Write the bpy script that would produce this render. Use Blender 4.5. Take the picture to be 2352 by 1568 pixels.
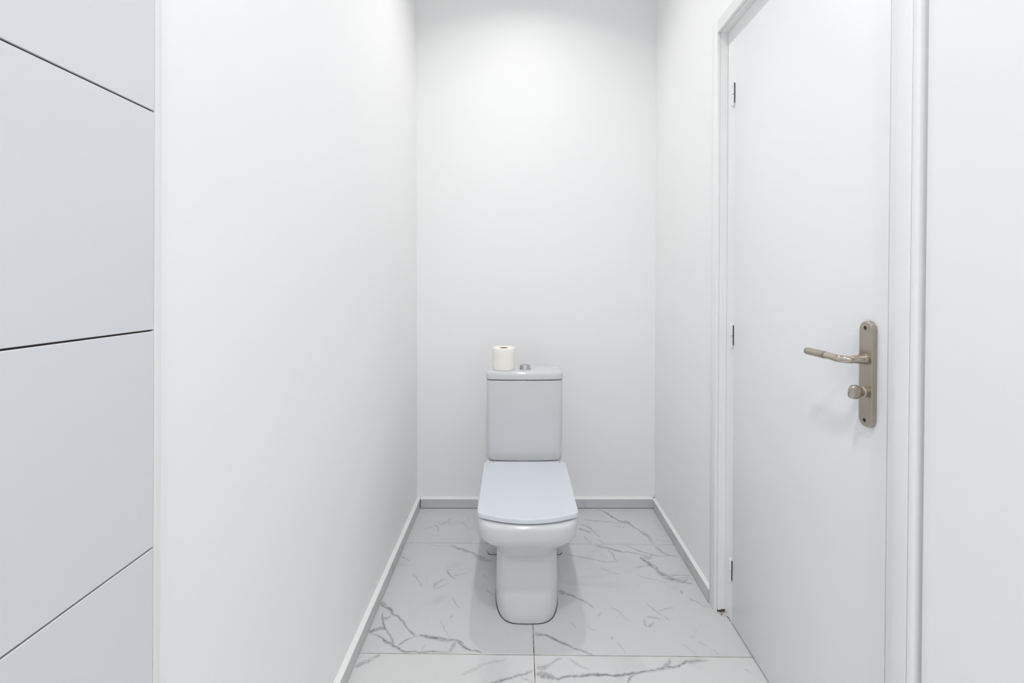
import bpy, bmesh, math, random
from mathutils import Vector, Matrix, noise

# ------------------------------------------------------------------ reset
for o in list(bpy.data.objects):
    bpy.data.objects.remove(o, do_unlink=True)
S = bpy.context.scene
C = S.collection
rnd = random.Random(7)

# ------------------------------------------------------------------ camera, world, exposure
F_PX = 1010.0                      # focal length in pixels of a 2352 x 1568 frame
PITCH = math.radians(0.7)
cam = bpy.data.cameras.new('camera')
cam.sensor_fit = 'HORIZONTAL'
cam.sensor_width = 36.0
cam.lens = 36.0 * F_PX / 2352.0
cam.shift_x = -5.0 / 2352.0
cam.shift_y = -(784.0 - (650.0 + F_PX * math.tan(PITCH))) / 2352.0
cam.clip_start = 0.02
camo = bpy.data.objects.new('camera', cam)
camo.location = (0, 0, 1.18)
camo.rotation_euler = (math.pi / 2 - PITCH, 0, 0)
C.objects.link(camo)
S.camera = camo
world = bpy.data.worlds.new('world')
S.world = world
world.use_nodes = True
world.node_tree.nodes['Background'].inputs['Color'].default_value = (0.9, 0.95, 1, 1)
world.node_tree.nodes['Background'].inputs['Strength'].default_value = 0.02
S.view_settings.view_transform = 'Standard'
S.view_settings.look = 'None'
S.view_settings.exposure = 0.31
S.view_settings.gamma = 1.0
S.view_settings.use_curve_mapping = False
# lamp settings (used by the downlight builder): x, y, watts, colour
CEIL = 2.90
LAMPS = [
    (0.046, 1.675, 3.5, (1.0, 0.985, 0.965), 132, 'small round recessed ceiling downlight above the toilet'),
    (0.046, 0.27, 6.8, (0.975, 0.985, 1.0), 150, 'small round recessed ceiling downlight just above the camera'),
    (0.046, -1.00, 7.2, (0.975, 0.985, 1.0), 150, 'added unseen fill downlight in the ceiling, first behind the camera'),  # unseen lamp, added to raise the ambient light
    (0.046, -2.20, 7.2, (0.975, 0.985, 1.0), 150, 'added unseen fill downlight in the ceiling, farthest behind the camera'),  # second unseen lamp, added for soft light from behind
]
S.cycles.use_light_tree = False
S.cycles.diffuse_bounces = 7
S.cycles.adaptive_threshold = 0.04
S.cycles.glossy_bounces = 3
S.cycles.max_bounces = 8
S.cycles.caustics_reflective = False
S.cycles.caustics_refractive = False

# ------------------------------------------------------------------ room measures (metres)
XL = -0.5105          # left plaster wall
XT = -0.4994          # face of the left wall tiles
YB = 2.307            # back wall
YF = -2.80            # wall behind the camera
RW_O = (0.7177, 1.5644, 0.0)      # local origin of the right wall: far corner of the door reveal
WD = 0.0140                       # the door casing stands this far proud of the right wall
RW_R = -0.012                     # the right wall is not quite square to the back wall
TX, TY, TR = 0.063, 1.3823, -0.0125   # floor tile grid origin and turn

# ------------------------------------------------------------------ helpers
def link(o, parent=None):
    C.objects.link(o)
    if parent is not None:
        o.parent = parent
    return o

def tag(o, label=None, cat=None, group=None, kind=None):
    if label: o['label'] = label
    if cat: o['category'] = cat
    if group: o['group'] = group
    if kind: o['kind'] = kind
    return o

def empty(name, loc=(0, 0, 0), rz=0.0):
    o = bpy.data.objects.new(name, None)
    o.empty_display_size = 0.05
    o.location = loc
    o.rotation_euler = (0, 0, rz)
    return link(o)

def obj(name, bm, mats, parent=None, loc=None, rot=None, smooth=None):
    bmesh.ops.recalc_face_normals(bm, faces=bm.faces)
    me = bpy.data.meshes.new(name)
    bm.to_mesh(me)
    bm.free()
    for m in (mats if isinstance(mats, (list, tuple)) else [mats]):
        me.materials.append(m)
    if smooth is not None:
        for p in me.polygons:
            p.use_smooth = True
        me.set_sharp_from_angle(angle=math.radians(smooth))
    o = bpy.data.objects.new(name, me)
    if loc is not None: o.location = loc
    if rot is not None: o.rotation_euler = rot
    return link(o, parent)

def box(bm, x0, x1, y0, y1, z0, z1, bev=0.0, seg=2, mi=0):
    r = bmesh.ops.create_cube(bm, size=1.0)
    vs = r['verts']
    for v in vs:
        v.co = Vector(((x0 + x1) / 2 + v.co.x * (x1 - x0), (y0 + y1) / 2 + v.co.y * (y1 - y0), (z0 + z1) / 2 + v.co.z * (z1 - z0)))
    fs = {f for v in vs for f in v.link_faces}
    for f in fs: f.material_index = mi
    if bev > 0:
        es = list({e for v in vs for e in v.link_edges})
        rr = bmesh.ops.bevel(bm, geom=es, offset=bev, segments=seg, profile=0.5, affect='EDGES')
        for f in rr['faces']: f.material_index = mi

def loft(bm, rings, cap0=True, cap1=True, mi=0):
    """rings: lists of the same number of (x,y,z) points"""
    vr = [[bm.verts.new(p) for p in r] for r in rings]
    n = len(vr[0])
    for a, b in zip(vr, vr[1:]):
        for i in range(n):
            bm.faces.new((a[i], a[(i + 1) % n], b[(i + 1) % n], b[i])).material_index = mi
    if cap0: bm.faces.new(list(reversed(vr[0]))).material_index = mi
    if cap1: bm.faces.new(vr[-1]).material_index = mi
    return vr

def lathe(bm, prof, n=40, c=(0, 0, 0), axis='z', cap0=True, cap1=True, mi=0):
    """prof: (radius, height) pairs"""
    rings = []
    for r, h in prof:
        ring = []
        for i in range(n):
            a = 2 * math.pi * i / n
            p = (r * math.cos(a), r * math.sin(a), h)
            if axis == 'x': p = (h, r * math.cos(a), r * math.sin(a))
            if axis == '-x': p = (-h, r * math.cos(a), -r * math.sin(a))
            ring.append((p[0] + c[0], p[1] + c[1], p[2] + c[2]))
        rings.append(ring)
    return loft(bm, rings, cap0, cap1, mi)

def tube(bm, pts, radii, n=20, mi=0):
    pts = [Vector(p) for p in pts]
    rings = []
    up = Vector((0, 0, 1))
    for i, p in enumerate(pts):
        t = (pts[min(i + 1, len(pts) - 1)] - pts[max(i - 1, 0)]).normalized()
        a = t.cross(up).normalized()
        b = a.cross(t).normalized()
        r = radii[i] if isinstance(radii, (list, tuple)) else radii
        rings.append([tuple(p + r * (math.cos(2 * math.pi * k / n) * a + math.sin(2 * math.pi * k / n) * b)) for k in range(n)])
    loft(bm, rings, mi=mi)

def superell(cx, hw, yf, yb, z, n=4.5, N=72):
    """plan outline, flattened circle of half width hw from yf to yb"""
    out = []
    cy, hl = (yf + yb) / 2, (yb - yf) / 2
    for i in range(N):
        a = 2 * math.pi * i / N
        c, s = math.cos(a), math.sin(a)
        out.append((cx + hw * math.copysign(abs(c) ** (2 / n), c), cy + hl * math.copysign(abs(s) ** (2 / n), s), z))
    return out

def rrect(cx, hw, yf, yb, z, r=0.02, bow=0.0, seg=6, nf=12, zbow=0.0):
    """rounded rectangle in plan; the front side (yf) bulges by bow"""
    out = []
    def fy(x):
        return -bow * (1 - min(1, abs(x) / hw) ** 2)
    for (sx, yy, a0) in ((1, yb, 0), (-1, yb, 90), (-1, yf, 180), (1, yf, 270)):
        ccx = sx * (hw - r)
        ccy = yy - r if yy == yb else yy + r
        for k in range(seg + 1):
            a = math.radians(a0 + 90 * k / seg)
            x, y = ccx + r * math.cos(a), ccy + r * math.sin(a)
            if yy == yf: y += fy(x)
            out.append((cx + x, y, z))
        if a0 == 180:
            for k in range(1, nf):
                x = -(hw - r) + 2 * (hw - r) * k / nf
                out.append((cx + x, yf + fy(x), z))
    return out

# ------------------------------------------------------------------ materials
def new_mat(name):
    m = bpy.data.materials.new(name)
    m.use_nodes = True
    nt = m.node_tree
    return m, nt, nt.nodes['Principled BSDF']

def nnode(nt, typ, **kw):
    n = nt.nodes.new(typ)
    for k, v in kw.items():
        if k.startswith('in_'):
            n.inputs[k[3:].replace('_', ' ')].default_value = v
        else:
            setattr(n, k, v)
    return n

def simple(name, col, rough=0.5, metal=0.0, var=0.03, vscale=6.0, bump=0.0, bscale=60.0, coat=0.0, spec=0.5, aniso=0.0):
    """one colour with slight noise variation and fine relief"""
    m, nt, b = new_mat(name)
    tc = nnode(nt, 'ShaderNodeTexCoord')
    nz = nnode(nt, 'ShaderNodeTexNoise', in_Scale=vscale, in_Detail=1.0)
    nt.links.new(tc.outputs['Object'], nz.inputs['Vector'])
    mix = nnode(nt, 'ShaderNodeMix', data_type='RGBA')
    mix.inputs[6].default_value = (*[c * (1 - var) for c in col], 1)
    mix.inputs[7].default_value = (*[min(1, c * (1 + var)) for c in col], 1)
    nt.links.new(nz.outputs['Fac'], mix.inputs[0])
    nt.links.new(mix.outputs[2], b.inputs['Base Color'])
    b.inputs['Roughness'].default_value = rough
    b.inputs['Metallic'].default_value = metal
    b.inputs['Coat Weight'].default_value = coat
    b.inputs['Coat Roughness'].default_value = 0.05
    b.inputs['Specular IOR Level'].default_value = spec
    if aniso: b.inputs['Anisotropic'].default_value = aniso
    if bump > 0:
        n2 = nnode(nt, 'ShaderNodeTexNoise', in_Scale=bscale, in_Detail=5.0)
        nt.links.new(tc.outputs['Object'], n2.inputs['Vector'])
        bp = nnode(nt, 'ShaderNodeBump', in_Strength=bump, in_Distance=0.002)
        nt.links.new(n2.outputs['Fac'], bp.inputs['Height'])
        nt.links.new(bp.outputs['Normal'], b.inputs['Normal'])
    return m

M = {}
M['plaster'] = simple('wall_plaster', (0.925, 0.925, 0.923), rough=0.55, var=0.012, vscale=2.5, spec=0.35)
M['ceiling'] = simple('ceiling_paint', (0.92, 0.92, 0.92), rough=0.8, var=0.01)
M['frame'] = simple('frame_paint', (0.885, 0.885, 0.88), rough=0.4, var=0.015, vscale=8)
M['door'] = simple('door_paint', (0.895, 0.902, 0.912), rough=0.38, var=0.01, vscale=3)
M['ledge'] = simple('ledge_plaster', (0.89, 0.885, 0.875), rough=0.6, var=0.03, vscale=30, bump=0.3, bscale=60)
M['wtile'] = simple('wall_tile_glaze', (0.72, 0.737, 0.76), rough=0.22, var=0.012, vscale=3)
M['joint'] = simple('dark_joint', (0.05, 0.042, 0.035), rough=0.9, var=0.35, vscale=40)
M['gapdark'] = simple('dark_gap', (0.03, 0.028, 0.03), rough=0.9, var=0.3, vscale=40)
M['ceramic'] = simple('toilet_ceramic', (0.665, 0.674, 0.684), rough=0.12, var=0.008)
M['plastic'] = simple('seat_plastic', (0.69, 0.715, 0.765), rough=0.22, var=0.006)
M['chrome'] = simple('chrome', (0.50, 0.50, 0.52), rough=0.10, metal=1.0, var=0.01)
M['nickel'] = simple('brushed_nickel', (0.49, 0.43, 0.365), rough=0.30, metal=1.0, var=0.06, vscale=40)
M['nickel_p'] = simple('polished_nickel', (0.56, 0.49, 0.41), rough=0.12, metal=1.0, var=0.02)
M['nickel_d'] = simple('dark_screw_recess', (0.06, 0.045, 0.035), rough=0.5, metal=0.6, var=0.1)
M['hinge'] = simple('painted_hinge', (0.82, 0.83, 0.84), rough=0.4, var=0.12, vscale=90, bump=0.5, bscale=120)
M['card'] = simple('roll_cardboard', (0.12, 0.06, 0.035), rough=0.9, var=0.15, vscale=60)
M['rot'] = simple('rotten_wood', (0.17, 0.10, 0.05), rough=0.95, var=0.6, vscale=120, bump=1.0, bscale=200)
M['lampbody'] = simple('lamp_trim', (0.85, 0.85, 0.85), rough=0.4, var=0.01)
M['seal'] = simple('old_seal', (0.46, 0.41, 0.33), rough=0.7, var=0.2, vscale=25)

def grout_mat():
    m, nt, b = new_mat('floor_grout')
    g = nnode(nt, 'ShaderNodeNewGeometry')
    nz = nnode(nt, 'ShaderNodeTexNoise', in_Scale=22.0, in_Detail=6.0, in_Roughness=0.7)
    nt.links.new(g.outputs['Position'], nz.inputs['Vector'])
    r = nnode(nt, 'ShaderNodeValToRGB')
    e = r.color_ramp.elements
    e[0].position = 0.40; e[0].color = (0.09, 0.07, 0.05, 1)
    e[1].position = 0.66; e[1].color = (0.50, 0.48, 0.44, 1)
    x = r.color_ramp.elements.new(0.5); x.color = (0.42, 0.33, 0.17, 1)
    nt.links.new(nz.outputs['Fac'], r.inputs['Fac'])
    nt.links.new(r.outputs['Color'], b.inputs['Base Color'])
    b.inputs['Roughness'].default_value = 0.9
    return m
M['grout'] = grout_mat()

def paper_mat():
    m, nt, b = new_mat('tissue_paper')
    tc = nnode(nt, 'ShaderNodeTexCoord')
    nz = nnode(nt, 'ShaderNodeTexNoise', in_Scale=35.0, in_Detail=4.0, in_Distortion=0.6)
    vo = nnode(nt, 'ShaderNodeTexVoronoi', in_Scale=160.0)
    for n in (nz, vo): nt.links.new(tc.outputs['Object'], n.inputs['Vector'])
    add = nnode(nt, 'ShaderNodeMath', operation='MULTIPLY_ADD')
    add.inputs[1].default_value = 0.35
    nt.links.new(vo.outputs['Distance'], add.inputs[0])
    nt.links.new(nz.outputs['Fac'], add.inputs[2])
    bp = nnode(nt, 'ShaderNodeBump', in_Strength=0.45, in_Distance=0.003)
    nt.links.new(add.outputs[0], bp.inputs['Height'])
    nt.links.new(bp.outputs['Normal'], b.inputs['Normal'])
    b.inputs['Base Color'].default_value = (0.95, 0.915, 0.85, 1)
    b.inputs['Roughness'].default_value = 0.95
    b.inputs['Specular IOR Level'].default_value = 0.1
    return m
M['paper'] = paper_mat()

def lampglow(col):
    m, nt, b = new_mat('lamp_diffuser')
    b.inputs['Base Color'].default_value = (0.9, 0.9, 0.9, 1)
    b.inputs['Emission Color'].default_value = (*col, 1)
    b.inputs['Emission Strength'].default_value = 4.0
    m.cycles.emission_sampling = 'NONE'
    return m

VEINS = {
 'ml': [
  ([(-0.492,1.615),(-0.477,1.593),(-0.453,1.581),(-0.433,1.557),(-0.4,1.534),(-0.374,1.5),(-0.345,1.468),(-0.327,1.452)],5,0.9),
  ([(-0.492,1.615),(-0.472,1.593),(-0.444,1.572)],9,0.55),
  ([(-0.327,1.452),(-0.318,1.456),(-0.284,1.453),(-0.254,1.449),(-0.228,1.444),(-0.199,1.439),(-0.177,1.432),(-0.162,1.423)],6,0.95),
  ([(-0.271,1.453),(-0.24,1.439),(-0.198,1.436)],7,0.45),
  ([(-0.474,1.569),(-0.46,1.528),(-0.443,1.494),(-0.424,1.473),(-0.409,1.447),(-0.39,1.417)],4.5,0.8),
  ([(-0.493,1.47),(-0.454,1.455),(-0.415,1.432),(-0.385,1.414),(-0.349,1.397),(-0.3,1.394),(-0.261,1.395),(-0.22,1.39),(-0.202,1.39)],5,0.75),
  ([(-0.382,1.417),(-0.358,1.437),(-0.337,1.449),(-0.318,1.456)],4,0.6),
  ([(-0.194,1.437),(-0.199,1.412),(-0.21,1.39)],8,0.45),
  ([(-0.19,1.434),(-0.15,1.407),(-0.121,1.397),(-0.102,1.386)],5,0.85),
  ([(-0.496,1.473),(-0.471,1.482),(-0.449,1.492),(-0.429,1.484)],9,0.5),
  ([(-0.463,1.539),(-0.449,1.536),(-0.435,1.55)],7,0.5),
  ([(-0.301,1.397),(-0.296,1.412),(-0.286,1.424)],2.5,0.35),
  ([(-0.28,1.792),(-0.267,1.772),(-0.255,1.756),(-0.234,1.735)],5,0.5),
  ([(-0.28,1.789),(-0.264,1.803)],4,0.45),
  ([(-0.311,1.681),(-0.307,1.713),(-0.288,1.733),(-0.262,1.738)],6,0.4),
  ([(-0.257,1.753),(-0.228,1.765),(-0.194,1.778)],3.5,0.4),
  ([(-0.311,1.679),(-0.283,1.699),(-0.256,1.717)],4,0.4),
  ([(-0.415,1.78),(-0.389,1.742),(-0.367,1.71),(-0.357,1.685)],4,0.35),
  ([(-0.235,1.638),(-0.212,1.599),(-0.196,1.581)],3,0.4),
  ([(-0.294,1.972),(-0.251,1.944),(-0.181,1.908),(-0.147,1.886),(-0.114,1.865),(-0.081,1.844)],8,0.6),
  ([(-0.18,1.895),(-0.14,1.869),(-0.092,1.852)],9,0.4),
  ([(-0.491,1.886),(-0.466,1.873),(-0.443,1.855)],5,0.45),
  ([(-0.128,1.772),(-0.103,1.735)],3,0.4),
  ([(-0.109,1.675),(-0.072,1.651)],4,0.4),
  ([(-0.259,1.531),(-0.233,1.473),(-0.203,1.442)],2.5,0.28),
  ([(-0.23,1.54),(-0.215,1.545)],6,0.4),
  ([(-0.392,1.982),(-0.343,1.963),(-0.277,1.968)],3,0.25),
 ],
 'bl': [
  ([(-0.377,2.159),(-0.35,2.142),(-0.32,2.17)],5,0.4),
  ([(-0.32,2.17),(-0.321,2.193)],5,0.35),
  ([(-0.392,2.142),(-0.368,2.109),(-0.356,2.077)],6,0.45),
  ([(-0.439,2.103),(-0.382,2.117)],4,0.35),
  ([(-0.261,2.164),(-0.217,2.098)],4,0.35),
  ([(-0.174,2.077),(-0.135,2.031)],5,0.4),
  ([(-0.391,2.051),(-0.355,2.031)],4,0.25),
  ([(-0.359,2.159),(-0.309,2.153)],5,0.3),
 ],
 'fl': [
  ([(-0.493,1.333),(-0.463,1.358),(-0.425,1.386)],9,0.4),
  ([(-0.166,1.308),(-0.127,1.327),(-0.083,1.351),(-0.021,1.369)],7,0.25),
  ([(-0.078,1.284),(-0.02,1.3),(0.033,1.314),(0.063,1.325)],4.5,0.65),
  ([(0.017,1.304),(0.047,1.293),(0.061,1.284)],2.5,0.35),
 ],
 'br': [
  ([(0.418,2.291),(0.466,2.253),(0.504,2.193),(0.533,2.159),(0.568,2.131),(0.597,2.082),(0.617,2.031),(0.626,1.986)],5.5,0.7),
  ([(0.523,2.17),(0.557,2.159),(0.573,2.125)],9,0.5),
  ([(0.592,2.087),(0.617,2.051),(0.63,1.982)],11,0.32),
  ([(0.323,2.199),(0.382,2.173),(0.459,2.159),(0.548,2.147)],4.5,0.5),
  ([(0.315,2.142),(0.354,2.12),(0.385,2.061),(0.401,2.026)],5.5,0.6),
  ([(0.309,2.103),(0.336,2.082),(0.369,2.066)],9,0.4),
  ([(0.323,2.036),(0.351,1.982)],4,0.45),
  ([(0.385,2.011),(0.409,1.977)],4,0.5),
  ([(0.635,2.016),(0.717,1.986)],3.5,0.3),
  ([(0.493,2.12),(0.538,2.109)],6,0.4),
 ],
 'mr': [
  ([(0.362,1.963),(0.414,1.944),(0.474,1.921),(0.535,1.904),(0.568,1.886)],5,0.7),
  ([(0.492,1.972),(0.534,1.94),(0.58,1.908),(0.618,1.891),(0.682,1.891),(0.717,1.882)],4.5,0.6),
  ([(0.412,1.935),(0.427,1.904),(0.43,1.869),(0.442,1.844)],4,0.65),
  ([(0.218,1.908),(0.267,1.886),(0.324,1.873),(0.363,1.856),(0.443,1.848)],3.5,0.6),
  ([(0.541,1.886),(0.561,1.844),(0.582,1.811),(0.6,1.772),(0.629,1.742),(0.667,1.724),(0.708,1.71)],11,0.6),
  ([(0.553,1.891),(0.582,1.878),(0.602,1.891)],13,0.38),
  ([(0.587,1.796),(0.602,1.765),(0.638,1.738),(0.691,1.735)],18,0.32),
  ([(0.612,1.765),(0.667,1.765),(0.716,1.761)],5,0.45),
  ([(0.612,1.72),(0.677,1.75),(0.717,1.731)],5,0.4),
  ([(0.628,1.958),(0.642,1.931),(0.652,1.913),(0.682,1.891)],8,0.5),
  ([(0.367,1.904),(0.408,1.869)],3,0.3),
  ([(0.351,1.807),(0.39,1.784),(0.436,1.765)],3,0.4),
  ([(0.491,1.772),(0.513,1.753),(0.557,1.735),(0.619,1.713)],3.5,0.35),
  ([(0.499,1.811),(0.553,1.818),(0.582,1.811)],4,0.35),
  ([(0.168,1.678),(0.195,1.658),(0.228,1.641),(0.257,1.618),(0.292,1.581)],5,0.65),
  ([(0.171,1.678),(0.192,1.658),(0.214,1.646)],9,0.5),
  ([(0.072,1.47),(0.111,1.455),(0.15,1.434),(0.188,1.412),(0.218,1.397),(0.255,1.379)],6,0.8),
  ([(0.072,1.47),(0.094,1.46)],9,0.35),
  ([(0.492,1.609),(0.497,1.587),(0.511,1.563),(0.535,1.539),(0.544,1.517)],4,0.42),
  ([(0.511,1.563),(0.564,1.584),(0.585,1.581)],4,0.35),
  ([(0.459,1.536),(0.454,1.505),(0.46,1.489)],6,0.4),
  ([(0.46,1.489),(0.476,1.505),(0.489,1.519)],5,0.38),
  ([(0.466,1.545),(0.495,1.539),(0.513,1.528)],5,0.4),
  ([(0.35,1.59),(0.378,1.563),(0.399,1.517)],3,0.32),
  ([(0.632,1.658),(0.646,1.678)],6,0.4),
  ([(0.296,1.542),(0.311,1.566)],5,0.35),
  ([(0.194,1.519),(0.216,1.494)],3,0.3),
  ([(0.251,1.5),(0.282,1.479)],3,0.25),
  ([(0.337,1.434),(0.359,1.386)],3,0.35),
  ([(0.547,1.422),(0.568,1.402),(0.587,1.381)],3,0.35),
  ([(0.606,1.432),(0.628,1.412)],3,0.35),
  ([(0.644,1.407),(0.647,1.379)],3,0.3),
  ([(0.65,1.638),(0.681,1.606),(0.708,1.584)],3.5,0.4),
  ([(0.589,1.46),(0.6,1.447)],3,0.3),
  ([(0.32,1.452),(0.331,1.447)],5,0.35),
  ([(0.61,1.486),(0.619,1.473)],3,0.3),
 ],
 'fr': [
  ([(0.066,1.316),(0.1,1.306),(0.129,1.3),(0.167,1.306),(0.212,1.31),(0.258,1.312),(0.305,1.308),(0.348,1.312),(0.38,1.321),(0.427,1.327),(0.465,1.338),(0.501,1.342),(0.542,1.358),(0.591,1.363),(0.628,1.367)],5,0.85),
  ([(0.066,1.316),(0.092,1.31),(0.121,1.3)],11,0.5),
  ([(0.46,1.334),(0.478,1.351),(0.49,1.369)],7,0.6),
  ([(0.333,1.284),(0.357,1.306),(0.375,1.316)],5,0.55),
  ([(0.171,1.372),(0.192,1.351),(0.231,1.329)],5,0.35),
  ([(0.071,1.325),(0.094,1.338),(0.155,1.372)],6,0.4),
  ([(0.069,1.333),(0.087,1.338),(0.098,1.34)],10,0.35),
  ([(0.537,1.356),(0.571,1.361),(0.603,1.365)],8,0.5),
  ([(0.708,1.333),(0.721,1.316)],4,0.3),
  ([(0.491,1.336),(0.456,1.331),(0.402,1.319)],4,0.35),
 ],
}

def split_mono(pts):
    """principal frame of a polyline and its runs that are monotone along it"""
    a, b = Vector((*pts[0], 0)), Vector((*pts[-1], 0))
    d = (b - a).normalized()
    t = [(Vector((*p, 0)) - a).dot(d) for p in pts]
    for i in range(1, len(pts)):
        if t[i] <= t[i - 1] + 1e-4:
            if 0 < i - 1:
                return split_mono(pts[:i]) + (split_mono(pts[i - 1:]) if len(pts) - i + 1 >= 2 else [])
    return [pts]

def marble(name, veins, seed, base=(0.66, 0.663, 0.668), faint=0.25):
    """white marble-look porcelain: each vein is a curve with a width profile, in room metres"""
    m, nt, b = new_mat(name)
    L = nt.links.new
    g = nnode(nt, 'ShaderNodeNewGeometry')
    off = nnode(nt, 'ShaderNodeVectorMath', operation='ADD')
    off.inputs[1].default_value = (seed * 3.7, seed * 1.3, seed)
    L(g.outputs['Position'], off.inputs[0])
    def wob(scale, amp, detail):
        n = nnode(nt, 'ShaderNodeTexNoise', in_Scale=scale, in_Detail=detail)
        L(off.outputs[0], n.inputs['Vector'])
        s = nnode(nt, 'ShaderNodeVectorMath', operation='SUBTRACT'); s.inputs[1].default_value = (0.5, 0.5, 0.5)
        L(n.outputs['Color'], s.inputs[0])
        k = nnode(nt, 'ShaderNodeVectorMath', operation='SCALE'); k.inputs['Scale'].default_value = amp
        L(s.outputs[0], k.inputs[0])
        return k
    w = wob(28.0, 0.022, 6.0)
    pos = nnode(nt, 'ShaderNodeVectorMath', operation='ADD')
    w2 = wob(120.0, 0.005, 3.0)
    wsum = nnode(nt, 'ShaderNodeVectorMath', operation='ADD')
    L(w.outputs[0], wsum.inputs[0]); L(w2.outputs[0], wsum.inputs[1])
    L(g.outputs['Position'], pos.inputs[0]); L(wsum.outputs[0], pos.inputs[1])
    # filaments inside the broad grey bands
    sq = nnode(nt, 'ShaderNodeMapping'); sq.inputs['Rotation'].default_value = (0, 0, 0.5); sq.inputs['Scale'].default_value = (0.45, 1.6, 1.0)
    L(pos.outputs[0], sq.inputs['Vector'])
    fn = nnode(nt, 'ShaderNodeTexNoise', in_Scale=48.0, in_Detail=4.0, in_Roughness=0.6)
    L(sq.outputs[0], fn.inputs['Vector'])
    f1 = nnode(nt, 'ShaderNodeMath', operation='SUBTRACT'); f1.inputs[1].default_value = 0.5; L(fn.outputs['Fac'], f1.inputs[0])
    f2 = nnode(nt, 'ShaderNodeMath', operation='ABSOLUTE'); L(f1.outputs[0], f2.inputs[0])
    fil = nnode(nt, 'ShaderNodeMapRange'); fil.inputs[1].default_value = 0.0; fil.inputs[2].default_value = 0.12
    fil.inputs[3].default_value = 1.0; fil.inputs[4].default_value = 0.28
    L(f2.outputs[0], fil.inputs[0])
    acc = None
    for pts, hw, st in veins:
        for run in split_mono(pts):
            a, e = Vector((*run[0], 0)), Vector((*run[-1], 0))
            d = e - a; ln = d.length
            if ln < 0.004: continue
            d /= ln; nrm = Vector((-d.y, d.x, 0))
            ext = min(0.012, ln * 0.2)
            tt = [((Vector((*p, 0)) - a).dot(d)) / ln for p in run]
            vv = [(Vector((*p, 0)) - a).dot(nrm) for p in run]
            A = max(0.02, 2.2 * max(abs(v) for v in vv))
            mp = nnode(nt, 'ShaderNodeMapping', vector_type='TEXTURE')
            mp.inputs['Location'].default_value = (a.x, a.y, 0)
            mp.inputs['Rotation'].default_value = (0, 0, math.atan2(d.y, d.x))
            L(pos.outputs[0], mp.inputs['Vector'])
            sp = nnode(nt, 'ShaderNodeSeparateXYZ')
            L(mp.outputs[0], sp.inputs[0])
            sx = nnode(nt, 'ShaderNodeMath', operation='DIVIDE'); sx.inputs[1].default_value = ln
            L(sp.outputs[0], sx.inputs[0])
            fc = nnode(nt, 'ShaderNodeFloatCurve'); fw = nnode(nt, 'ShaderNodeFloatCurve')
            cm = fc.mapping; cm.extend = 'HORIZONTAL'; cu = cm.curves[0]
            pl = [(min(1, max(0, t)), 0.5 + v / A) for t, v in zip(tt, vv)]
            while len(cu.points) < len(pl): cu.points.new(0.5, 0.5)
            for q, (t, v) in zip(cu.points, pl): q.location = (t, v); q.handle_type = 'AUTO_CLAMPED'
            cm.update()
            cm = fw.mapping; cm.extend = 'HORIZONTAL'; cu = cm.curves[0]
            wl = [(0.0, 0.0), (0.10, 0.75), (0.35, 1.0), (0.6, 0.8), (0.88, 0.75), (1.0, 0.0)]
            while len(cu.points) < len(wl): cu.points.new(0.5, 0.5)
            for q, (t, v) in zip(cu.points, wl): q.location = (t, v); q.handle_type = 'AUTO_CLAMPED'
            cm.update()
            L(sx.outputs[0], fc.inputs['Value']); L(sx.outputs[0], fw.inputs['Value'])
            cv = nnode(nt, 'ShaderNodeMath', operation='MULTIPLY_ADD')      # centre line in metres
            cv.inputs[1].default_value = A; cv.inputs[2].default_value = -0.5 * A
            L(fc.outputs[0], cv.inputs[0])
            df = nnode(nt, 'ShaderNodeMath', operation='SUBTRACT')
            L(sp.outputs[1], df.inputs[0]); L(cv.outputs[0], df.inputs[1])
            ab = nnode(nt, 'ShaderNodeMath', operation='ABSOLUTE'); L(df.outputs[0], ab.inputs[0])
            ma = nnode(nt, 'ShaderNodeMath', operation='MULTIPLY_ADD', use_clamp=True)
            ma.inputs[1].default_value = -1000.0 / (hw * 1.35 + 0.6)
            L(ab.outputs[0], ma.inputs[0]); L(fw.outputs[0], ma.inputs[2])
            ms = nnode(nt, 'ShaderNodeMath', operation='MULTIPLY'); ms.inputs[1].default_value = min(1.0, st * (1.15 if hw < 8.5 else 1.5))
            L(ma.outputs[0], ms.inputs[0])
            if hw >= 8.5:      # a broad band: flatter profile, streaked
                ma.inputs[1].default_value *= 1.9
                up = nnode(nt, 'ShaderNodeMath', operation='MULTIPLY'); up.inputs[1].default_value = 1.9
                L(fw.outputs[0], up.inputs[0]); L(up.outputs[0], ma.inputs[2])
                m2 = nnode(nt, 'ShaderNodeMath', operation='MULTIPLY')
                L(ms.outputs[0], m2.inputs[0]); L(fil.outputs[0], m2.inputs[1]); ms = m2
            if acc is None: acc = ms
            else:
                mx = nnode(nt, 'ShaderNodeMath', operation='MAXIMUM')
                L(acc.outputs[0], mx.inputs[0]); L(ms.outputs[0], mx.inputs[1]); acc = mx
    # streaky breakup of the drawn veins
    br = nnode(nt, 'ShaderNodeTexNoise', in_Scale=70.0, in_Detail=5.0, in_Roughness=0.65)
    L(off.outputs[0], br.inputs['Vector'])
    bm_ = nnode(nt, 'ShaderNodeMapRange'); bm_.inputs[1].default_value = 0.3; bm_.inputs[2].default_value = 0.62
    bm_.inputs[3].default_value = 0.45; bm_.inputs[4].default_value = 1.2
    L(br.outputs['Fac'], bm_.inputs[0])
    # faint cloudy mottling and small specks
    cl = nnode(nt, 'ShaderNodeTexNoise', in_Scale=5.0, in_Detail=6.0, in_Distortion=1.2)
    L(off.outputs[0], cl.inputs['Vector'])
    cr = nnode(nt, 'ShaderNodeMapRange'); cr.inputs[1].default_value = 0.55; cr.inputs[2].default_value = 0.85
    cr.inputs[3].default_value = 0.0; cr.inputs[4].default_value = faint
    L(cl.outputs['Fac'], cr.inputs[0])
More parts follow.
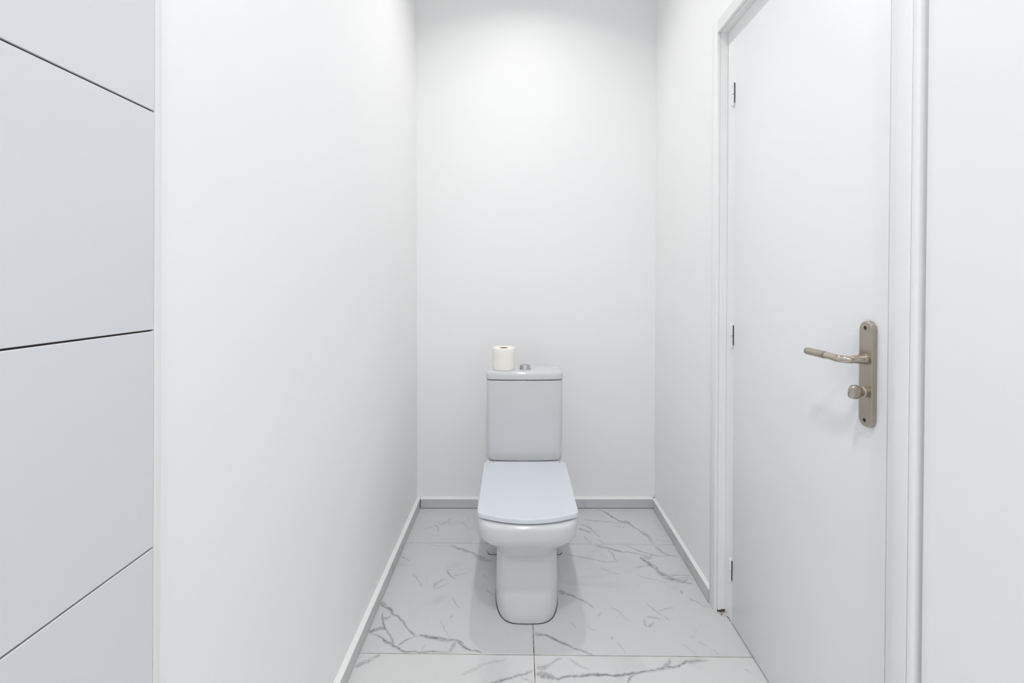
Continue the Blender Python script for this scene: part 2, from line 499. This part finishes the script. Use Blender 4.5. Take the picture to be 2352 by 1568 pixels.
    if acc is not None:
        v1 = nnode(nt, 'ShaderNodeMath', operation='MULTIPLY'); L(acc.outputs[0], v1.inputs[0]); L(bm_.outputs[0], v1.inputs[1])
        tot = nnode(nt, 'ShaderNodeMath', operation='MULTIPLY_ADD', use_clamp=True)
        tot.inputs[1].default_value = 1.0
        L(v1.outputs[0], tot.inputs[0]); L(cr.outputs[0], tot.inputs[2])
        fac = tot.outputs[0]
    else:
        fac = cr.outputs[0]
    mix = nnode(nt, 'ShaderNodeMix', data_type='RGBA')
    mix.inputs[6].default_value = (*base, 1)
    mix.inputs[7].default_value = (0.20, 0.205, 0.215, 1)
    L(fac, mix.inputs[0])
    L(mix.outputs[2], b.inputs['Base Color'])
    b.inputs['Roughness'].default_value = 0.30
    b.inputs['Specular IOR Level'].default_value = 0.45
    return m

# ================================================================== setting
# ---- floor: grout bed and single tiles
def grid(u, v):
    c, s = math.cos(TR), math.sin(TR)
    return (TX + u * c - v * s, TY + u * s + v * c)

bm = bmesh.new(); box(bm, -0.62, 0.86, YF - 0.1, YB + 0.1, -0.05, -0.0018)
floor = tag(obj('floor', bm, M['grout']), 'white floor of large marble-look tiles with thin grey veins', 'floor', kind='structure')

RP = 0.597
rows = [('b', RP, RP + 0.36), ('m', 0, RP), ('f', -RP, 0), ('', -2 * RP, -RP), ('', -3 * RP, -2 * RP), ('', -4 * RP, -3 * RP), ('', -5 * RP, -4 * RP), ('', -6 * RP, -5 * RP), ('', -7 * RP, -6 * RP), ('', -8 * RP, -7 * RP)]
J = 0.00125
for ri, (key, v0, v1) in enumerate(rows):
    for side in ('l', 'r'):
        vs = VEINS.get(key + side, []) if key else []
        base = (0.71, 0.71, 0.705) if ri >= 2 else (0.66, 0.663, 0.668)  # nearer rows lighter and warmer: mostly brighter light, put into the base colour
        mat = marble('marble_tile_' + (key or 'n%d' % ri) + side, vs, ri * 2 + (side == 'r') + 1, base)
        a, b_ = v0 + J, v1 - J
        u = J if side == 'r' else -J
        p = [grid(u, a), grid(u, b_)]
        xe = 0.80 if side == 'r' else XL + 0.0025
        def edge(v):       # the outer end of the tile follows the wall
            x, y = grid(u, v)
            return (xe, y + (xe - x) * math.tan(TR))
        q = [p[0], p[1], edge(b_), edge(a)]
        q = [(x, min(max(y, YF + 0.003), YB - 0.004)) for x, y in q]
        if max(y for _, y in q) - min(y for _, y in q) < 0.03: continue
        if side == 'l': q.reverse()
        q.reverse()
        bm = bmesh.new()
        ins = []
        cx = sum(x for x, _ in q) / 4; cy = sum(y for _, y in q) / 4
        for x, y in q: ins.append((x + math.copysign(0.0005, cx - x), y + math.copysign(0.0005, cy - y)))
        loft(bm, [[(x, y, -0.009) for x, y in q], [(x, y, -0.0006) for x, y in q], [(x, y, 0.0) for x, y in ins]])
        obj('floor_tile', bm, mat, floor)

# ---- ceiling and plain walls
bm = bmesh.new(); box(bm, -0.62, 0.88, YF - 0.1, YB + 0.1, CEIL, CEIL + 0.08)
tag(obj('ceiling', bm, M['ceiling']), 'plain white ceiling above the small toilet room', 'ceiling', kind='structure')
bm = bmesh.new(); box(bm, -0.6105, 0.87, YB, YB + 0.1, 0, CEIL)
tag(obj('wall_back', bm, M['plaster']), 'plain white plaster wall behind the toilet', 'wall', kind='structure')
bm = bmesh.new(); box(bm, -0.6105, 0.87, YF - 0.1, YF, 0, CEIL)
tag(obj('wall_front', bm, M['plaster']), 'plain white plaster wall behind the camera', 'wall', kind='structure')
bm = bmesh.new(); box(bm, XL - 0.1, XL, YF, YB, 0, CEIL)
wall_left = tag(obj('wall_left', bm, M['plaster']), 'white plaster wall on the left with glazed wall tiles at its near end', 'wall', kind='structure')

# ---- glazed tiles on the near end of the left wall (joints at 0.3 m)
joints = [0.0, 0.2125, 0.5138, 0.8147, 1.1148, 1.4176, 1.7185, 2.0195, 2.3205, 2.6215, CEIL]
def yend(z): return 0.604 + 0.0159 * (z - 0.814)
for z0, z1 in zip(joints, joints[1:]):
    for k in range(5):
        za, zb = z0 + 0.0012, z1 - 0.0012
        ya = max(YF + 0.002, -0.2985 - 0.6022 * k)
        yb0 = yb1 = -0.2985 - 0.6022 * (k - 1) - 0.0022
        if k == 0: yb0, yb1 = yend(za), yend(zb)
        bm = bmesh.new()
        e = 0.0006
        ring0 = [(XL, ya, za), (XL, yb0, za), (XL, yb1, zb), (XL, ya, zb)]
        ring1 = [(XT - e, ya, za), (XT - e, yb0, za), (XT - e, yb1, zb), (XT - e, ya, zb)]
        ring2 = [(XT, ya + e, za + e), (XT, yb0 - e, za + e), (XT, yb1 - e, zb - e), (XT, ya + e, zb - e)]
        loft(bm, [ring0, ring1, ring2])
        obj('wall_tile', bm, M['wtile'], wall_left)
for z in joints[1:-1]:
    bm = bmesh.new(); box(bm, XL, XT - 0.0035, YF + 0.002, yend(z) - 0.002, z - 0.0012, z + 0.0012)
    obj('grout_joint', bm, M['joint'], wall_left)
# painted plaster edge where the tiles stop
bm = bmesh.new()
prof = [(XL, 0.0), (XT + 0.0005, 0.0), (XT - 0.001, 0.006), (XT - 0.0045, 0.013), (XT - 0.0085, 0.022), (XL, 0.026)]
loft(bm, [[(x, yend(z) + dy + 0.0004, z) for x, dy in prof] for z in (0.06, CEIL)])
obj('corner_bead', bm, M['plaster'], wall_left, smooth=40)

# ---- right wall with the door opening (built along the wall, then turned with it)
def rw(o, parentless=True):
    o.location = RW_O; o.rotation_euler = (0, 0, RW_R); return o
FH, DT = 2.0635, 2.0113                      # soffit and top of the door leaf
bm = bmesh.new()
box(bm, WD, 0.14, 0.040, YB - RW_O[1] + 0.004, 0, CEIL)
box(bm, WD, 0.14, -0.785, 0.040, 2.10, CEIL)
box(bm, 0.095, 0.14, -0.785, 0.040, 0, 2.10)
# near pier: its rounded arris leaves a narrow gap beside the casing
ring = [(0.14, -0.785), (0.0230, -0.785), (0.0210, -0.7945)] + [(0.003 + 0.011 * (1 - math.sin(a)) , -0.822 + 0.0265 * math.cos(a)) for a in [math.pi / 2 * k / 10 for k in range(11)]] + [(0.003, YF - RW_O[1]), (0.14, YF - RW_O[1])]
loft(bm, [[(x, y, z) for x, y in ring] for z in (0, CEIL)])
wall_right = rw(obj('wall_right', bm, M['plaster'], smooth=35))
tag(wall_right, 'white plaster wall on the right with a doorway', 'wall', kind='structure')

# ---- door frame: every piece a part
trim = tag(empty('trim_1', RW_O, RW_R), 'white painted door frame with stepped reveal and rotten foot', 'door frame', kind='structure')
SD = 0.0385                                   # depth of the step in which the leaf lies
# far jamb
bm = bmesh.new()
box(bm, 0.0, 0.011, 0.0, 0.0420, 0.0, 2.1055, 0.0012, 2)
obj('casing', bm, M['frame'], trim, smooth=40)
bm = bmesh.new()
ring = [(0.0125, 0.0012), (0.0142, 0.0), (SD - 0.001, 0.0), (SD, 0.0008), (SD, 0.039), (0.0125, 0.039)]
vr = loft(bm, [[(x, y, z) for x, y in ring] for z in (0.010, 0.03, FH)])
for v in vr[0]: v.co.z += rnd.uniform(-0.004, 0.005)
obj('jamb', bm, M['frame'], trim)
bm = bmesh.new(); box(bm, SD, 0.094, -0.0535, 0.039, 0.0006, FH, 0.0008, 1)
obj('jamb', bm, M['frame'], trim)
bm = bmesh.new(); box(bm, 0.011, 0.0125, 0.003, 0.039, 0.011, 2.0995); obj('jamb_groove', bm, M['frame'], trim)
# head
bm = bmesh.new(); box(bm, 0.0, 0.011, -0.7870, 0.0, FH, 2.1055, 0.0012, 2); obj('head_casing', bm, M['frame'], trim, smooth=40)
bm = bmesh.new(); box(bm, 0.0125, 0.094, -0.7840, 0.039, FH, 2.0995, 0.001, 1); obj('head', bm, M['frame'], trim)
bm = bmesh.new(); box(bm, SD, 0.094, -0.7840, -0.0535, DT + 0.003, FH, 0.0008, 1); obj('head', bm, M['frame'], trim)
# near jamb beside the latch edge of the leaf, and its casing in two strips
bm = bmesh.new(); box(bm, 0.0300, 0.094, -0.744, -0.6960, 0.0006, DT + 0.003, 0.0016, 2)
obj('jamb', bm, M['frame'], trim, smooth=40)
bm = bmesh.new(); box(bm, 0.0125, 0.094, -0.7775, -0.7455, 0.0006, FH, 0.0008, 1)
obj('jamb', bm, M['frame'], trim)
bm = bmesh.new(); box(bm, 0.0, 0.0125, -0.7765, -0.7445, 0.0006, FH, 0.0020, 3)
obj('casing', bm, M['frame'], trim, smooth=40)
bm = bmesh.new()
ring = [(0.0125, -0.7780), (0.0012, -0.7780), (0.0002, -0.7788), (0.0, -0.7800), (0.0, -0.7845), (0.0006, -0.7872), (0.0022, -0.7890), (0.0050, -0.7896), (0.0225, -0.7870), (0.0225, -0.7780)]
loft(bm, [[(x, y, z) for x, y in ring] for z in (0.0006, FH + 0.0005)]); obj('casing', bm, M['frame'], trim, smooth=50)
bm = bmesh.new(); box(bm, 0.0405, 0.094, -0.6965, -0.6885, 0.0006, DT); obj('seal_strip', bm, M['seal'], trim)
bm = bmesh.new(); box(bm, SD + 0.004, 0.090, -0.6880, -0.0540, 0.0003, 0.0040); obj('door_gap_shade', bm, M['gapdark'], trim)  # dark strip added to deepen the shade in the gap under the leaf
# crumbled foot of the far jamb
bm = bmesh.new()
bmesh.ops.create_icosphere(bm, subdivisions=4, radius=1.0)
for v in bm.verts:
    n = noise.noise(v.co * 3.1) * 0.5 + noise.noise(v.co * 8.0) * 0.45
    v.co = Vector((0.0262 + v.co.x * 0.0125 * (1 + n), 0.006 + v.co.y * 0.007 * (1 + n), max(0.0006, 0.006 + v.co.z * 0.0075 * (1 + n))))
obj('rotten_wood', bm, M['rot'], trim)
for k in range(14):
    bm = bmesh.new()
    s = rnd.uniform(0.0008, 0.002)
    bmesh.ops.create_icosphere(bm, subdivisions=1, radius=s)
    o = obj('wood_crumb', bm, M['rot'], trim)
    o.location = (rnd.uniform(0.016, SD - 0.003), rnd.uniform(-0.022, -0.005) , s * 0.7)
    if k > 8: o.location = (SD - rnd.uniform(0.001, 0.004), rnd.uniform(-0.055, -0.02), s * 0.7)

# ---- skirting: tile strips with a plaster ledge on top
SH, ST, LD = 0.048, 0.009, 0.0175
skirt_m = marble('marble_skirting', [], 21, (0.60, 0.605, 0.615), 0.5)
skirt_b = marble('marble_skirting_back', [], 33, (0.60, 0.605, 0.615), 0.6)
def skirting(name, length, pieces, label, loc, rz, mat):
    """runs along local +x; the wall is at local y=0, the room on local -y"""
    root = tag(empty(name, loc, rz), label, 'skirting', kind='structure')
    for a, b_ in pieces:
        bm = bmesh.new(); box(bm, a + 0.0008, b_ - 0.0008, -LD, -LD + ST, 0.0022, SH, 0.0006, 1)
        obj('skirting_tile', bm, mat, root)
    bm = bmesh.new(); box(bm, pieces[0][0] + 0.002, pieces[-1][1] - 0.002, -LD + 0.0012, -0.001, 0.0, 0.0022); obj('bottom_joint', bm, M['gapdark'], root)
    bm = bmesh.new()
    n = 60
    rings = []
    for i in range(n + 1):
        x = pieces[0][0] + (pieces[-1][1] - pieces[0][0]) * i / n
        j = noise.noise(Vector((x * 14, rz * 3, 0.3))) * 0.0011
        rings.append([(x, -LD + 0.0003 - j * 0.3, SH), (x, -LD + 0.0012, SH + 0.0016 + j), (x, -LD * 0.45, SH + 0.0036 + j), (x, -0.0004, SH + 0.0065 + j), (x, -0.0004, SH)])
    loft(bm, rings)
    obj('plaster_ledge', bm, M['ledge'], root, smooth=40)
    return root
# left: local +x runs along world +y, room is at world +x  -> rz = 90 deg
skirting('baseboard_left', 1.7, [(0.0, 0.146), (0.146, 0.749), (0.749, YB - 0.645 - 0.0005)], 'marble-look tile skirting with white ledge along the left wall', (XL, 0.645, 0), math.pi / 2, skirt_m)
bl = XL + LD + 0.0025
xr_b = RW_O[0] + WD + 0.0089 + 0.003
skirting('baseboard_back', 1.2, [(0.0, 0.60), (0.60, xr_b - WD - 0.0012 - bl)], 'marble-look tile skirting with white ledge along the back wall', (bl, YB, 0), 0.0, skirt_b)
LD = WD + 0.0005
root = skirting('baseboard_right', 0.7, [(0.0150, YB - RW_O[1] - 0.0450)], 'marble-look tile skirting with white ledge along the right wall', (0, 0, 0), 0, skirt_m)
# right: local +x runs from the back corner towards the camera (world -y)
root.rotation_euler = (0, 0, -math.pi / 2 + RW_R)
root.location = (RW_O[0] + WD + (YB - RW_O[1]) * math.sin(-RW_R), YB, 0)

# ================================================================== door
HY = -0.0565                                  # hinge line along the wall
dm = Matrix.Translation(Vector(RW_O)) @ Matrix.Rotation(RW_R, 4, 'Z') @ Matrix.Translation(Vector((SD - 0.002, HY, 0)))
bm = bmesh.new(); box(bm, 0, 0.04, -0.634, 0.0, 0.0055, DT, 0.0012, 2)
door = tag(obj('door_1', bm, M['door'], smooth=40), 'plain white flush door with nickel lever handle, closed', 'door', kind='structure')
door.location = dm.translation
door.rotation_euler = (0, 0, RW_R - 0.005)
# hinges
for hz, hs in ((1.827, 1), (0.998, 1), (0.182, 1)):
    bm = bmesh.new()
    y0 = 0.0105
    for z0, z1, rr in ((hz - 0.040, hz - 0.0005, 0.0062), (hz + 0.0005, hz + 0.040, 0.0066)):
        lathe(bm, [(rr * 0.75, z0), (rr, z0 + 0.0012), (rr, z1 - 0.0012), (rr * 0.75, z1)], 20, (-0.001, y0, 0))
    lathe(bm, [(0.0045, hz + 0.040), (0.0045, hz + 0.042), (0.003, hz + 0.0435)], 16, (-0.001, y0, 0))
    lathe(bm, [(0.003, hz - 0.0435), (0.0045, hz - 0.042), (0.0045, hz - 0.040)], 16, (-0.001, y0, 0))
    h = obj('hinge', bm, M['hinge'], door, smooth=40)
    bm = bmesh.new(); box(bm, -0.0012, 0.006, -0.0004, 0.0034, hz - 0.030, hz + 0.036)  # dark strip standing in for the shade of the mortise gap
    obj('hinge_gap_shade', bm, M['gapdark'], h)
bm = bmesh.new(); box(bm, 0.008, 0.03, 0.0003, 0.0028, 0.006, DT - 0.002); obj('edge_gap', bm, M['seal'], door)

# handle set, in door coordinates: x<0 points into the room, y runs towards the hinges
PYc, PZc = -0.5905, 0.990                     # centre of the plate
def stadium(hw, hh, n=14):
    out = []
    for k in range(n + 1):
        a = math.pi * k / n
        out.append((hw * math.cos(a), hh - hw + hw * math.sin(a)))
    for k in range(n + 1):
        a = math.pi + math.pi * k / n
        out.append((hw * math.cos(a), -hh + hw + hw * math.sin(a)))
    return out
bm = bmesh.new()
prof = [(0.0, 0.0188, 0.111), (-0.006, 0.0188, 0.111), (-0.0085, 0.0180, 0.1102), (-0.0098, 0.0165, 0.1087)]
loft(bm, [[(x, PYc + a, PZc + c) for a, c in stadium(hw, hh)] for x, hw, hh in prof])
plate = obj('lock_plate', bm, M['nickel'], door, smooth=30)
plate['label'] = 'brushed nickel long lock plate with lever'
XP = -0.0098
for s in (1, -1):
    bm = bmesh.new()
    zc = PZc + s * 0.0965
    lathe(bm, [(0.0044, 0.0), (0.0044, 0.0003), (0.0034, 0.0004), (0.0026, 0.0001)], 20, (XP, PYc, zc), '-x')
    obj('screw', bm, M['nickel_d'], plate)
    bm = bmesh.new()
    lathe(bm, [(0.0042, 0.0), (0.0056, 0.0), (0.0054, 0.0005), (0.0048, 0.0007), (0.0042, 0.0006)], 24, (XP, PYc, zc), '-x', False, False)
    obj('screw_rim', bm, M['nickel_p'], plate, smooth=40)
# lever
LZ = 1.021
bm = bmesh.new()
path, rad = [], []
for t in (0.0, 0.008, 0.016, 0.024): path.append((XP - t, PYc, LZ)); rad.append(0.0105 - t * 0.10)
for k in range(1, 10):
    a = math.pi / 2 * k / 9
    path.append((XP - 0.026 - 0.020 * math.sin(a), PYc + 0.020 * (1 - math.cos(a)), LZ - 0.001)); rad.append(0.0080)
for t in (0.03, 0.040, 0.0495): path.append((XP - 0.0465, PYc + t, LZ)); rad.append(0.0079)
tube(bm, path, rad, 24)
lever = obj('lever', bm, M['nickel_p'], plate, smooth=50)
bm = bmesh.new()
ge = path[-1]
lathe_pts = []
y = ge[1]
seq = [(0.0, 0.0068), (0.001, 0.0068), (0.0011, 0.0082), (0.0035, 0.0082), (0.0036, 0.0073), (0.0046, 0.0073), (0.0047, 0.0083)]
seq += [(0.0047 + 0.0022 * k, 0.0083 + (0.00018 if k % 2 else 0)) for k in range(1, 26)]
seq += [(0.060, 0.0083), (0.0601, 0.0074), (0.0608, 0.0074), (0.0609, 0.0082), (0.0650, 0.0081), (0.0675, 0.0070), (0.0688, 0.0045), (0.0692, 0.001)]
tube(bm, [(ge[0], y + t, LZ + 0.0) for t, _ in seq], [r_ for _, r_ in seq], 24)
obj('grip', bm, M['nickel'], plate, smooth=50)
bm = bmesh.new(); lathe(bm, [(0.0116, 0), (0.0116, 0.0018), (0.0110, 0.0024), (0.0096, 0.0024)], 32, (XP, PYc, LZ), '-x'); obj('rose', bm, M['nickel'], plate, smooth=40)
# thumb turn
KZ = 0.9525
bm = bmesh.new()
lathe(bm, [(0.0105, 0), (0.0105, 0.004), (0.0085, 0.006), (0.0085, 0.012), (0.0095, 0.014)], 28, (XP, PYc, KZ), '-x')
rings = []
for x, ry, rz in ((0.010, 0.0060, 0.0085), (0.013, 0.0085, 0.0125), (0.017, 0.0090, 0.0145), (0.022, 0.0082, 0.0150), (0.027, 0.0066, 0.0145), (0.031, 0.0048, 0.0125), (0.033, 0.003, 0.009)):
    rings.append([(XP - x, PYc + ry * math.copysign(abs(math.cos(a)) ** 0.6, math.cos(a)), KZ + rz * math.copysign(abs(math.sin(a)) ** 0.8, math.sin(a))) for a in [2 * math.pi * k / 32 for k in range(32)]])
# the turn is set slightly askew
ca, sa = math.cos(0.18), math.sin(0.18)
rings = [[(x, PYc + (yy - PYc) * ca - (zz - KZ) * sa, KZ + (yy - PYc) * sa + (zz - KZ) * ca) for x, yy, zz in rg] for rg in rings]
loft(bm, rings)
obj('thumb_turn', bm, M['nickel'], plate, smooth=35)

# ================================================================== toilet
TXC = 0.0465
toilet = tag(empty('toilet', (0, 0, 0)), 'white close-coupled toilet with squared bowl and closed lid', 'toilet')
bm = bmesh.new()
secs = [  # z, half width, front y, squareness
    (0.0, 0.1165, 1.5085, 3.6), (0.0025, 0.1175, 1.5075, 3.6), (0.03, 0.1172, 1.513, 4.2), (0.08, 0.1155, 1.528, 5.6), (0.13, 0.1135, 1.545, 7.0),
    (0.17, 0.1125, 1.557, 7.5), (0.196, 0.1125, 1.5595, 7.0), (0.203, 0.1140, 1.555, 5.4), (0.214, 0.1185, 1.543, 4.4), (0.235, 0.1285, 1.520, 4.0), (0.26, 0.1410, 1.497, 4.0),
    (0.282, 0.1525, 1.472, 4.2), (0.300, 0.1635, 1.451, 4.5), (0.312, 0.1715, 1.438, 4.8), (0.323, 0.1768, 1.430, 5.0), (0.338, 0.1796, 1.4245, 5.0), (0.356, 0.1806, 1.4215, 5.0), (0.370, 0.1804, 1.4215, 5.0), (0.377, 0.1795, 1.4230, 5.0), (0.3815, 0.1775, 1.426, 5.0), (0.3842, 0.1745, 1.4305, 5.0), (0.385, 0.170, 1.437, 5.0), (0.385, 0.150, 1.46, 5.0)]
yback = 2.00
loft(bm, [superell(TXC, hw, yf, yback, z, n) for z, hw, yf, n in secs])
bmj = bmesh.new()
loft(bmj, [superell(TXC, 0.1186, 1.5062, 2.00, z, 3.6) for z in (0.0002, 0.0016)])
loft(bmj, [rrect(TXC, 0.1626, 1.8958, 2.0915, z, 0.016) for z in (0.0002, 0.0016)])
# rear foot and deck that carries the tank
secs = [(0.0, 0.1605), (0.003, 0.1615), (0.10, 0.1600), (0.30, 0.1640), (0.35, 0.172), (0.372, 0.1745), (0.381, 0.1725), (0.384, 0.168)]
loft(bm, [rrect(TXC, hw, 1.897 if z < 0.3 else 1.885, 2.09, z, 0.016) for z, hw in secs])
body = obj('bowl', bm, M['ceramic'], toilet, smooth=45)
obj('base_joint', bmj, M['joint'], body)

def seat_outline(inset, z, N=30):
    """squared lid outline: straight back, slightly tapering sides, bowed front"""
    hb, hf, yb, yc = 0.1765 - inset, 0.1715 - inset, 1.897 - inset, 1.490 + inset
    pts = []
    for k in range(5):
        a = math.pi / 2 * k / 4
        pts.append((hb - 0.007 + 0.007 * math.cos(a), yb - 0.007 + 0.007 * math.sin(a)))
    for k in range(5):
        a = math.pi / 2 + math.pi / 2 * k / 4
        pts.append((-(hb - 0.007) + 0.007 * math.cos(a), yb - 0.007 + 0.007 * math.sin(a)))
    # front: parabola blended into rounded corners
    def front(x):
        return 1.432 + inset + 1.5 * x * x
    xc = hf - 0.018
    yc0 = front(xc)
    A = (-hf, yc0 + 0.030); Bp = (-xc, yc0); Cc = (-hf, yc0 + 0.006)
    for k in range(8):
        t = k / 8
        pts.append(((1 - t) ** 2 * A[0] + 2 * t * (1 - t) * Cc[0] + t * t * Bp[0], (1 - t) ** 2 * A[1] + 2 * t * (1 - t) * Cc[1] + t * t * Bp[1]))
    for k in range(N + 1):
        x = -xc + 2 * xc * k / N
        pts.append((x, front(x)))
    for k in range(1, 9):
        t = 1 - k / 8
        pts.append((-((1 - t) ** 2 * A[0] + 2 * t * (1 - t) * Cc[0] + t * t * Bp[0]), (1 - t) ** 2 * A[1] + 2 * t * (1 - t) * Cc[1] + t * t * Bp[1]))
    return [(TXC + x, y, z) for x, y in pts]
bm = bmesh.new()
loft(bm, [seat_outline(0.032, 0.3852), seat_outline(0.030, 0.3858), seat_outline(0.030, 0.3887), seat_outline(0.032, 0.3893)])
obj('seat', bm, M['plastic'], toilet, smooth=40)
bm = bmesh.new()
lz = [(0.0020, 0.3895), (0.0, 0.3905), (0.0, 0.4035), (0.0006, 0.4045), (0.0018, 0.4050), (0.012, 0.4051)]
loft(bm, [seat_outline(i, z) for i, z in lz])
lid = obj('seat_lid', bm, M['plastic'], toilet, smooth=40)
bm = bmesh.new(); box(bm, TXC - 0.165, TXC + 0.165, 1.8905, 1.9035, 0.3845, 0.4056, 0.003, 2)
obj('hinge_bar', bm, M['plastic'], lid, smooth=40)
for x in (TXC - 0.152, TXC - 0.137, TXC + 0.150):
    bm = bmesh.new(); box(bm, x - 0.0007, x + 0.0007, 1.8860, 1.9040, 0.398, 0.4060)
    obj('hinge_slot', bm, M['gapdark'], lid)
# tank
bm = bmesh.new()
secs = [(0.3880, 0.1560, 1.962, 0.028), (0.3890, 0.1600, 1.9590, 0.027), (0.3925, 0.1638, 1.9568, 0.026), (0.399, 0.1662, 1.9556, 0.025), (0.408, 0.1677, 1.955, 0.023), (0.42, 0.1685, 1.955, 0.022), (0.58, 0.1698, 1.955, 0.022), (0.740, 0.1712, 1.955, 0.022), (0.7455, 0.1710, 1.9555, 0.022), (0.7472, 0.1695, 1.957, 0.022)]
loft(bm, [rrect(TXC, hw, yf, 2.088, z, r_, 0.011) for z, hw, yf, r_ in secs])
loft(bm, [rrect(TXC, 0.140, 1.975, 2.080, z, 0.022, 0.011) for z in (0.3838, 0.3882)])
tank = obj('tank', bm, M['ceramic'], toilet, smooth=40)
bm = bmesh.new()
loft(bm, [rrect(TXC, 0.1675, 1.9590, 2.086, z, 0.022, 0.011) for z in (0.7470, 0.7512)])
obj('seam', bm, M['gapdark'], tank)
bm = bmesh.new()
secs = [(0.7510, 0.1705, 1.9555), (0.7518, 0.1724, 1.9533), (0.754, 0.1730, 1.9525), (0.770, 0.1718, 1.9536), (0.7775, 0.1708, 1.9548), (0.7820, 0.1690, 1.9575), (0.7848, 0.1655, 1.962), (0.7860, 0.161, 1.968), (0.7865, 0.154, 1.977)]
loft(bm, [rrect(TXC, hw, yf, 2.091 - max(0, (0.173 - hw)) * 0.5, z, 0.022, 0.011) for z, hw, yf in secs])
tlid = obj('tank_lid', bm, M['ceramic'], toilet, smooth=45)
# flush button
FBX, FBY, FBZ = 0.0498, 2.018, 0.7865
bm = bmesh.new()
lathe(bm, [(0.0262, 0), (0.0262, 0.0015), (0.0252, 0.0035), (0.0226, 0.0160), (0.0214, 0.0180), (0.0195, 0.0184), (0.0192, 0.0172)], 40, (FBX, FBY, FBZ))
fb = obj('flush_button', bm, M['chrome'], toilet, smooth=40)
for s in (1, -1):
    bm = bmesh.new()
    n = 20
    for z0, z1, r0, r1 in ((0.0165, 0.0192, 0.0183, 0.0178),):
        def half(r_, z):
            out = []
            for k in range(n + 1):
                a = -math.pi / 2 + math.pi * k / n
                out.append((FBX + s * (0.0006 + r_ * math.cos(a)), FBY + r_ * math.sin(a), FBZ + z))
            return out
        loft(bm, [half(r0, z0), half(r0, z1 - 0.0006), half(r1, z1)])
    obj('push_half', bm, M['chrome'], fb, smooth=40)

# ================================================================== toilet roll on the tank
RX, RY, RZ = -0.0475, 2.010, 0.7868
roll = tag(empty('toilet_roll', (RX, RY, RZ), 0.4), 'white embossed toilet paper roll standing on the tank lid', 'toilet roll')
bm = bmesh.new()
prof = [(0.0195, 0.0), (0.0485, 0.0), (0.0503, 0.0015), (0.0508, 0.006), (0.0510, 0.02), (0.0512, 0.05), (0.0514, 0.08), (0.0512, 0.094), (0.0500, 0.0985), (0.0470, 0.1005), (0.040, 0.1002), (0.030, 0.0994), (0.0215, 0.0985), (0.0195, 0.0975), (0.0195, 0.05)]
vr = lathe(bm, prof, 64, cap0=False, cap1=False)
n = len(vr[0])
for i in range(n): bm.faces.new((vr[-1][i], vr[-1][(i + 1) % n], vr[0][(i + 1) % n], vr[0][i]))
for v in bm.verts:
    rr = math.hypot(v.co.x, v.co.y)
    if rr > 0.03:
        k = 1 + 0.012 * noise.noise(Vector((v.co.x * 25, v.co.y * 25, v.co.z * 18)))
        v.co.x *= k; v.co.y *= k
obj('paper', bm, M['paper'], roll, smooth=60)
bm = bmesh.new()
vr = lathe(bm, [(0.0193, 0.0005), (0.0193, 0.0968), (0.0181, 0.0968), (0.0181, 0.0005)], 40, cap0=False, cap1=False)
n = len(vr[0])
for i in range(n): bm.faces.new((vr[-1][i], vr[-1][(i + 1) % n], vr[0][(i + 1) % n], vr[0][i]))
obj('core', bm, M['card'], roll, smooth=40)
# ================================================================== ceiling lamps
for x, y, w, col, spr, lab in LAMPS:
    root = tag(empty('ceiling_downlight', (x, y, CEIL)), lab, 'downlight', 'recessed ceiling downlights')
    bm = bmesh.new()
    vr = lathe(bm, [(0.062, -0.0002), (0.062, -0.003), (0.058, -0.006), (0.050, -0.006), (0.048, -0.003), (0.048, -0.0002)], 48, cap0=False, cap1=False)
    obj('trim_ring', bm, M['lampbody'], root, smooth=40)
    bm = bmesh.new(); lathe(bm, [(0.047, -0.0004), (0.047, -0.0018)], 48)
    obj('diffuser', bm, lampglow(col), root)
    ld = bpy.data.lights.new('downlight_beam', 'AREA')
    ld.shape = 'DISK'; ld.size = 0.094; ld.energy = w; ld.color = col
    ld.spread = math.radians(spr)
    lo = bpy.data.objects.new('downlight_beam', ld)
    lo.location = (0, 0, -0.0065)
    link(lo, root)
